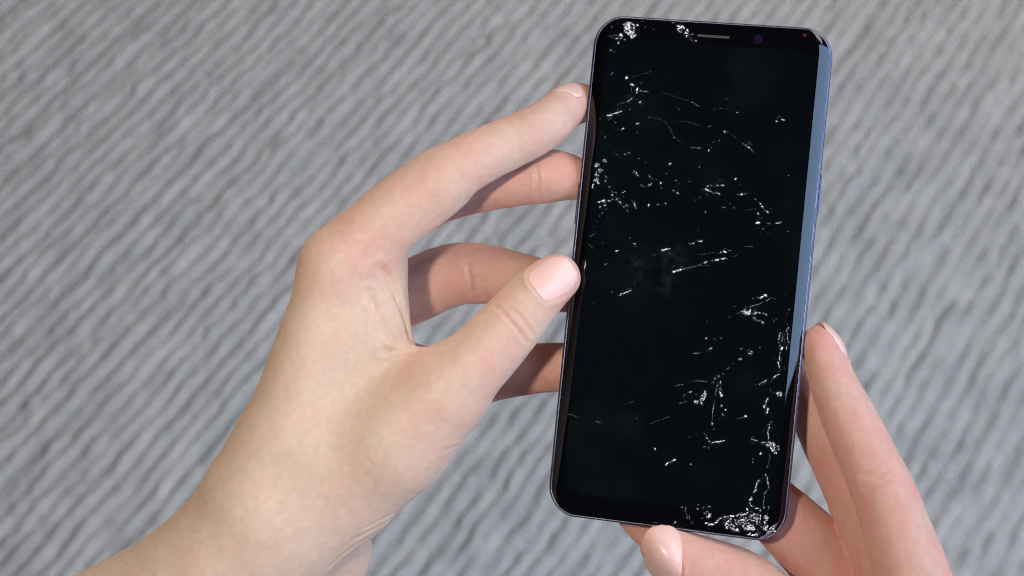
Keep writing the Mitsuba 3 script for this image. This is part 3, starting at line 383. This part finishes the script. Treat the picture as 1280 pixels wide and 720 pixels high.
def cone(p, a, b):
    """distance to a limb segment: a round cone between two balls (x, y, z, radius)"""
    ba = b[:3] - a[:3]; l2 = ba @ ba; rr = a[3] - b[3]; a2 = l2 - rr * rr; il2 = 1 / l2
    pa = p - a[:3]; y = pa @ ba; z = y - l2
    w = pa * l2 - y[:, None] * ba; x2 = np.einsum('ij,ij->i', w, w); y2 = y * y * l2; z2 = z * z * l2
    k = np.sign(rr) * rr * rr * x2
    d = (np.sqrt(x2 * a2 * il2) + y * rr) * il2 - a[3]
    e1 = np.sign(z) * a2 * z2 > k; e2 = np.sign(y) * a2 * y2 < k
    d = np.where(e2, np.sqrt(x2 + y2) * il2 - a[3], d)
    return np.where(e1, np.sqrt(x2 + z2) * il2 - b[3], d)
def smin(a, b, k):
    h = np.maximum(k - np.abs(a - b), 0) / k
    return np.minimum(a, b) - h * h * k * 0.25
def along(c, m=4):
    # a smooth run of balls through the joints, so that a finger tapers and bends without beads
    c = np.asarray(c, float)
    s = np.concatenate([[0], np.cumsum(np.linalg.norm(np.diff(c[:, :3], axis=0), axis=1))])
    q = np.concatenate([np.linspace(a, b, m, endpoint=False) for a, b in zip(s[:-1], s[1:])] + [s[-1:]])
    return np.c_[PchipInterpolator(s, c[:, :3])(q) * 0.5 + CubicSpline(s, c[:, :3])(q) * 0.5, PchipInterpolator(s, c[:, 3])(q)]
def hand_distance(h):
    """signed distance to a whole hand, worked out block by block so that each block looks only at the limb segments near it"""
    palm = [(np.array(a, float), np.array(b, float)) for c in h['palm'] for a, b in zip(c[:-1], c[1:])]
    fingers = {}
    for name, c in h['fingers'].items():
        q = along(c); fingers[name] = list(zip(q[:-1], q[1:]))
    K = h.get('palm_k', 11.0)
    groups = [palm, *fingers.values()]
    packed = [(np.array([a for a, _ in g], float), np.array([b for _, b in g], float)) for g in groups]
    def near_of(g, c, reach):
        A, B = packed[g]; ba = B[:, :3] - A[:, :3]; pa = c - A[:, :3]
        t = np.clip((pa * ba).sum(1) / (ba * ba).sum(1), 0, 1)
        d = np.sqrt(((pa - t[:, None] * ba) ** 2).sum(1)) - np.maximum(A[:, 3], B[:, 3])
        return [groups[g][i] for i in np.flatnonzero(d < reach)]
    def block(p):
        c = (p.min(0) + p.max(0)) / 2; reach = np.linalg.norm(p - c, axis=1).max() + 14
        pd = None
        for s in near_of(0, c, reach):
            d = cone(p, *s); pd = d if pd is None else smin(pd, d, K)
        out = pd
        for g, name in enumerate(fingers, 1):
            fd = None
            for s in near_of(g, c, reach):
                d = cone(p, *s); fd = d if fd is None else np.minimum(fd, d)
            if fd is None: continue
            if pd is None: out = fd if out is None else np.minimum(out, fd)
            else: out = np.minimum(out, smin(pd, fd, h['k'][name]))
        return np.full(len(p), 14.0) if out is None else out
    def fn(p):
        if len(p) < 500: return block(p)
        q = np.floor(p / 17.0).astype(np.int64) + 500
        key = (q[:, 0] * 1000 + q[:, 1]) * 1000 + q[:, 2]
        order = np.argsort(key, kind='stable')
        cuts = np.flatnonzero(np.diff(key[order])) + 1
        out = np.empty(len(p))
        for ids in np.split(order, cuts): out[ids] = block(p[ids])
        return out
    return fn
def surface(fn, lo, hi, step):
    """surface nets of fn < 0 inside a box, worked out finely only near the surface"""
    lo, hi = np.asarray(lo, float), np.asarray(hi, float)
    C = 6
    n = (np.ceil((hi - lo) / (step * C)).astype(int)) * C + 1
    ax = [lo[i] + step * np.arange(n[i]) for i in range(3)]
    cax = [a[::C] for a in ax]
    P = np.stack(np.meshgrid(*cax, indexing='ij'), -1)
    cd = fn(P.reshape(-1, 3)).reshape(P.shape[:3]).astype(np.float32)
    near = np.abs(cd) < step * C * 1.6
    idx = [np.clip((np.arange(m) + C // 2) // C, 0, len(c) - 1) for m, c in zip(n, cax)]
    D = cd[np.ix_(*idx)].copy()
    I = np.argwhere(near[np.ix_(*idx)])
    pts = lo + I * step
    D[tuple(I.T)] = fn(pts)
    inside = D < 0
    cnt = np.zeros(np.array(D.shape) - 1, np.int8)
    sl = lambda o, m: slice(o, m - 1 + o)
    for o in np.ndindex(2, 2, 2):
        cnt += inside[sl(o[0], n[0]), sl(o[1], n[1]), sl(o[2], n[2])]
    cells = np.argwhere((cnt > 0) & (cnt < 8))
    ids = np.full(cnt.shape, -1, np.int32); ids[tuple(cells.T)] = np.arange(len(cells))
    acc, num = np.zeros((len(cells), 3)), np.zeros(len(cells))
    for axis in range(3):
        e = np.eye(3, dtype=int)[axis]; others = [i for i in range(3) if i != axis]
        for o in np.ndindex(2, 2):
            off = np.zeros(3, int); off[others] = o
            a = cells + off; b = a + e
            da, db = D[tuple(a.T)], D[tuple(b.T)]
            m = (da < 0) != (db < 0)
            t = np.where(m, da / np.where(m, da - db, 1), 0)
            acc[m] += (a + t[:, None] * e)[m]; num[m] += 1
    v = lo + step * acc / num[:, None]
    faces = []
    for axis in range(3):
        e = np.eye(3, dtype=int)[axis]; b, c = [(1, 2), (2, 0), (0, 1)][axis]
        A = np.argwhere(inside != np.roll(inside, -1, axis))
        A = A[(A[:, axis] < n[axis] - 1) & (A[:, b] > 0) & (A[:, c] > 0) & (A[:, b] < n[b] - 1) & (A[:, c] < n[c] - 1)]
        eb, ec = np.eye(3, dtype=int)[b], np.eye(3, dtype=int)[c]
        q = np.stack([ids[tuple((A - x).T)] for x in (eb + ec, ec, 0 * eb, eb)], 1)
        flip = ~inside[tuple(A.T)]
        q[flip] = q[flip][:, ::-1]
        faces.append(q[(q >= 0).all(1)])
    f = np.vstack(faces)
    for _ in range(2):
        d0, g = fn(v), gradient(fn, v)
        v = v - g * np.clip(d0, -step, step)[:, None]
    return v, f
def gradient(fn, p, e=0.05):
    g = np.stack([fn(p + np.eye(3)[i] * e) - fn(p - np.eye(3)[i] * e) for i in range(3)], 1)
    return g / np.maximum(np.linalg.norm(g, axis=1, keepdims=True), 1e-9)
def to_polyline(v, pts):
    best = np.full(len(v), 1e9)
    for a, b in zip(pts[:-1], pts[1:]):
        ba = b - a; t = np.clip(((v - a) @ ba) / (ba @ ba), 0, 1)
        best = np.minimum(best, np.linalg.norm(v - a - t[:, None] * ba, axis=1))
    return best
def build_hand(key, h, lo, hi, step, nails, creases, label):
    fn = hand_distance(h)
    v, f = surface(fn, lo, hi, step)
    nrm = gradient(fn, v)
    # soft unevenness of flesh and tendon, then creases pressed into the skin
    bump = (meshkit.fbm(v / 9.0, 2, 31) - 0.5) * 0.55 + (meshkit.fbm(v / 3.2, 2, 33) - 0.5) * 0.10
    depth = bump
    red = np.zeros(len(v))
    for amount, wide, pts in creases:
        pts = np.asarray(pts, float); snapped = []
        for q in pts:
            w = ((v - q) ** 2 * [1, 1, 0.06]).sum(1) + 400 * (nrm[:, 2] < 0.02)
            snapped.append(v[w.argmin()])
        snapped = np.array(snapped)
        dd = to_polyline(v, snapped)
        ends = np.minimum(np.linalg.norm(v - snapped[0], axis=1), np.linalg.norm(v - snapped[-1], axis=1))
        fade = np.clip(ends / 2.0, 0.25, 1)
        depth = depth - amount * fade * (np.exp(-(dd / wide) ** 2) - 0.45 * np.exp(-((dd - 2.0 * wide) / (1.1 * wide)) ** 2))
    plates = []
    for name, c, axis, normal, L, W in nails:
        c, a, n = (np.asarray(x, float) for x in (c, axis, normal))
        n /= np.linalg.norm(n); a = a - n * (a @ n); a /= np.linalg.norm(a); s = np.cross(a, n)
        # rest the plate on the finger: measure the finger's back along and across the nail
        def touch(du, dv):
            ray = c + s * du + a * dv + n * np.linspace(14, -10, 481)[:, None]
            dist = fn(ray)
            return 14 - 24 * np.argmax(dist < 0) / 480 if (dist < 0).any() else np.nan
        q = np.array([(x * W, y * L, touch(x * W, y * L)) for x in (-.38, -.2, 0, .2, .38) for y in (-.42, -.22, 0, .2, .34)])
        q = q[~np.isnan(q[:, 2])]
        basis = lambda x, y: np.stack([np.ones_like(x), x, y, x * x, x * y, y * y], -1)
        fit = np.linalg.lstsq(basis(q[:, 0], q[:, 1]), q[:, 2], rcond=None)[0]
        gap = (q[:, 2] - basis(q[:, 0], q[:, 1]) @ fit).max()
        plates.append((name, c, s, a, n, L, W, basis, fit, gap))
        # the skin dips under the plate and rises in a fold round its sides and base
        w = v - c; x, y, z = w @ s, w @ a, w @ n
        rho = (np.abs(x / (W / 2)) ** 3 + np.abs(y / (L / 2)) ** 3) ** (1 / 3)
        near = (np.abs(z - basis(x, y) @ fit) < 2.5) & (rho < 1.7)
        fold = 0.34 * np.exp(-((rho - 1.13) / 0.10) ** 2) * np.clip((0.55 - y / (L / 2)) / 0.5, 0, 1)
        depth = depth + np.where(near, fold - 0.25 * np.clip((0.98 - rho) / 0.15, 0, 1), 0)
    v = v + nrm * depth[:, None]
    # skin colour: pale, with pinker blood under the finger ends and joints, mottled
    mott = meshkit.fbm(v / 7.0, 3, 41); fine = meshkit.fbm(v / 1.3, 2, 43)
    for name, c in h['fingers'].items():
        for i, (q, s, a) in enumerate(zip(reversed(c), (11, 9, 9, 10, 12), (1.0, .7, .6, .45, .3))):
            red = np.maximum(red, a * np.exp(-(((v - np.array(q[:3])) ** 2).sum(1)) / (s * s)))
    for name, base in h['blood'].items():
        q = np.concatenate([np.linspace(a[:3], b[:3], 6) for a, b in zip(h['fingers'][name][:-1], h['fingers'][name][1:])])
        near = cKDTree(q).query(v)[0]
        red = np.maximum(red, base * np.clip((17 - near) / 6, 0, 1))
    red = np.clip(red * (0.65 + 0.7 * mott) + 0.55 * (mott - 0.45), 0, 1)[:, None]
    col = np.array([0.530, 0.388, 0.298]) * (1 - red) + np.array([0.590, 0.282, 0.238]) * red
    col = col * (0.91 + 0.18 * fine[:, None])
    put(key, (world(v), f), 'skin', color=np.vstack([col]), label=label, category='hand')
    for name, c, s, a, n, L, W, basis, fit, gap in plates:
        nu, nv = 33, 41
        uu, tt = np.meshgrid(np.linspace(-1, 1, nu), np.linspace(-1, 1, nv), indexing='ij')
        # outline: rounded free edge (t = 1), flatter base
        wv = np.where(tt > 0, (1 - np.abs(tt) ** 2.6) ** (1 / 2.2), (1 - np.abs(tt) ** 4.0) ** (1 / 3.0)) * (1 + 0.05 * tt)
        x = uu * wv * W / 2
        edge = np.maximum(np.abs(uu), np.abs(tt))
        drop = np.where(edge > 0.93, ((edge - 0.93) / 0.07) ** 2, 0) * 0.55
        y = tt * L / 2
        out = basis(x, y) @ fit + 0.6 * gap + 0.28 - drop
        pnt = c + x[..., None] * s + y[..., None] * a + out[..., None] * n
        fc = grid_faces(nu, nv)
        vv = pnt.reshape(-1, 3)
        cr = np.cross(vv[fc[:, 1]] - vv[fc[:, 0]], vv[fc[:, 3]] - vv[fc[:, 0]])
        if (cr @ n).sum() < 0: fc = fc[:, ::-1]
        put(numbered(key + '__nail'), (world(vv), fc), 'nail_lacquer', label={'thumb': 'glossy pale pink thumbnail', 'index': 'pale pink index fingernail seen from its side'}[name])
build_hand('left_hand', LEFT, (-160, -118, -75), (38, 62, 26), 0.62, NAILS['left'], CREASES['left'],
    'pale left hand and bare wrist, thumb and fingers gripping the left edge of the phone')
build_hand('right_hand', RIGHT, (28, -150, -60), (170, 2, 32), 0.66, NAILS['right'], CREASES['right'],
    'pale right hand steadying the lower right corner of the phone, thumb under its bottom edge')
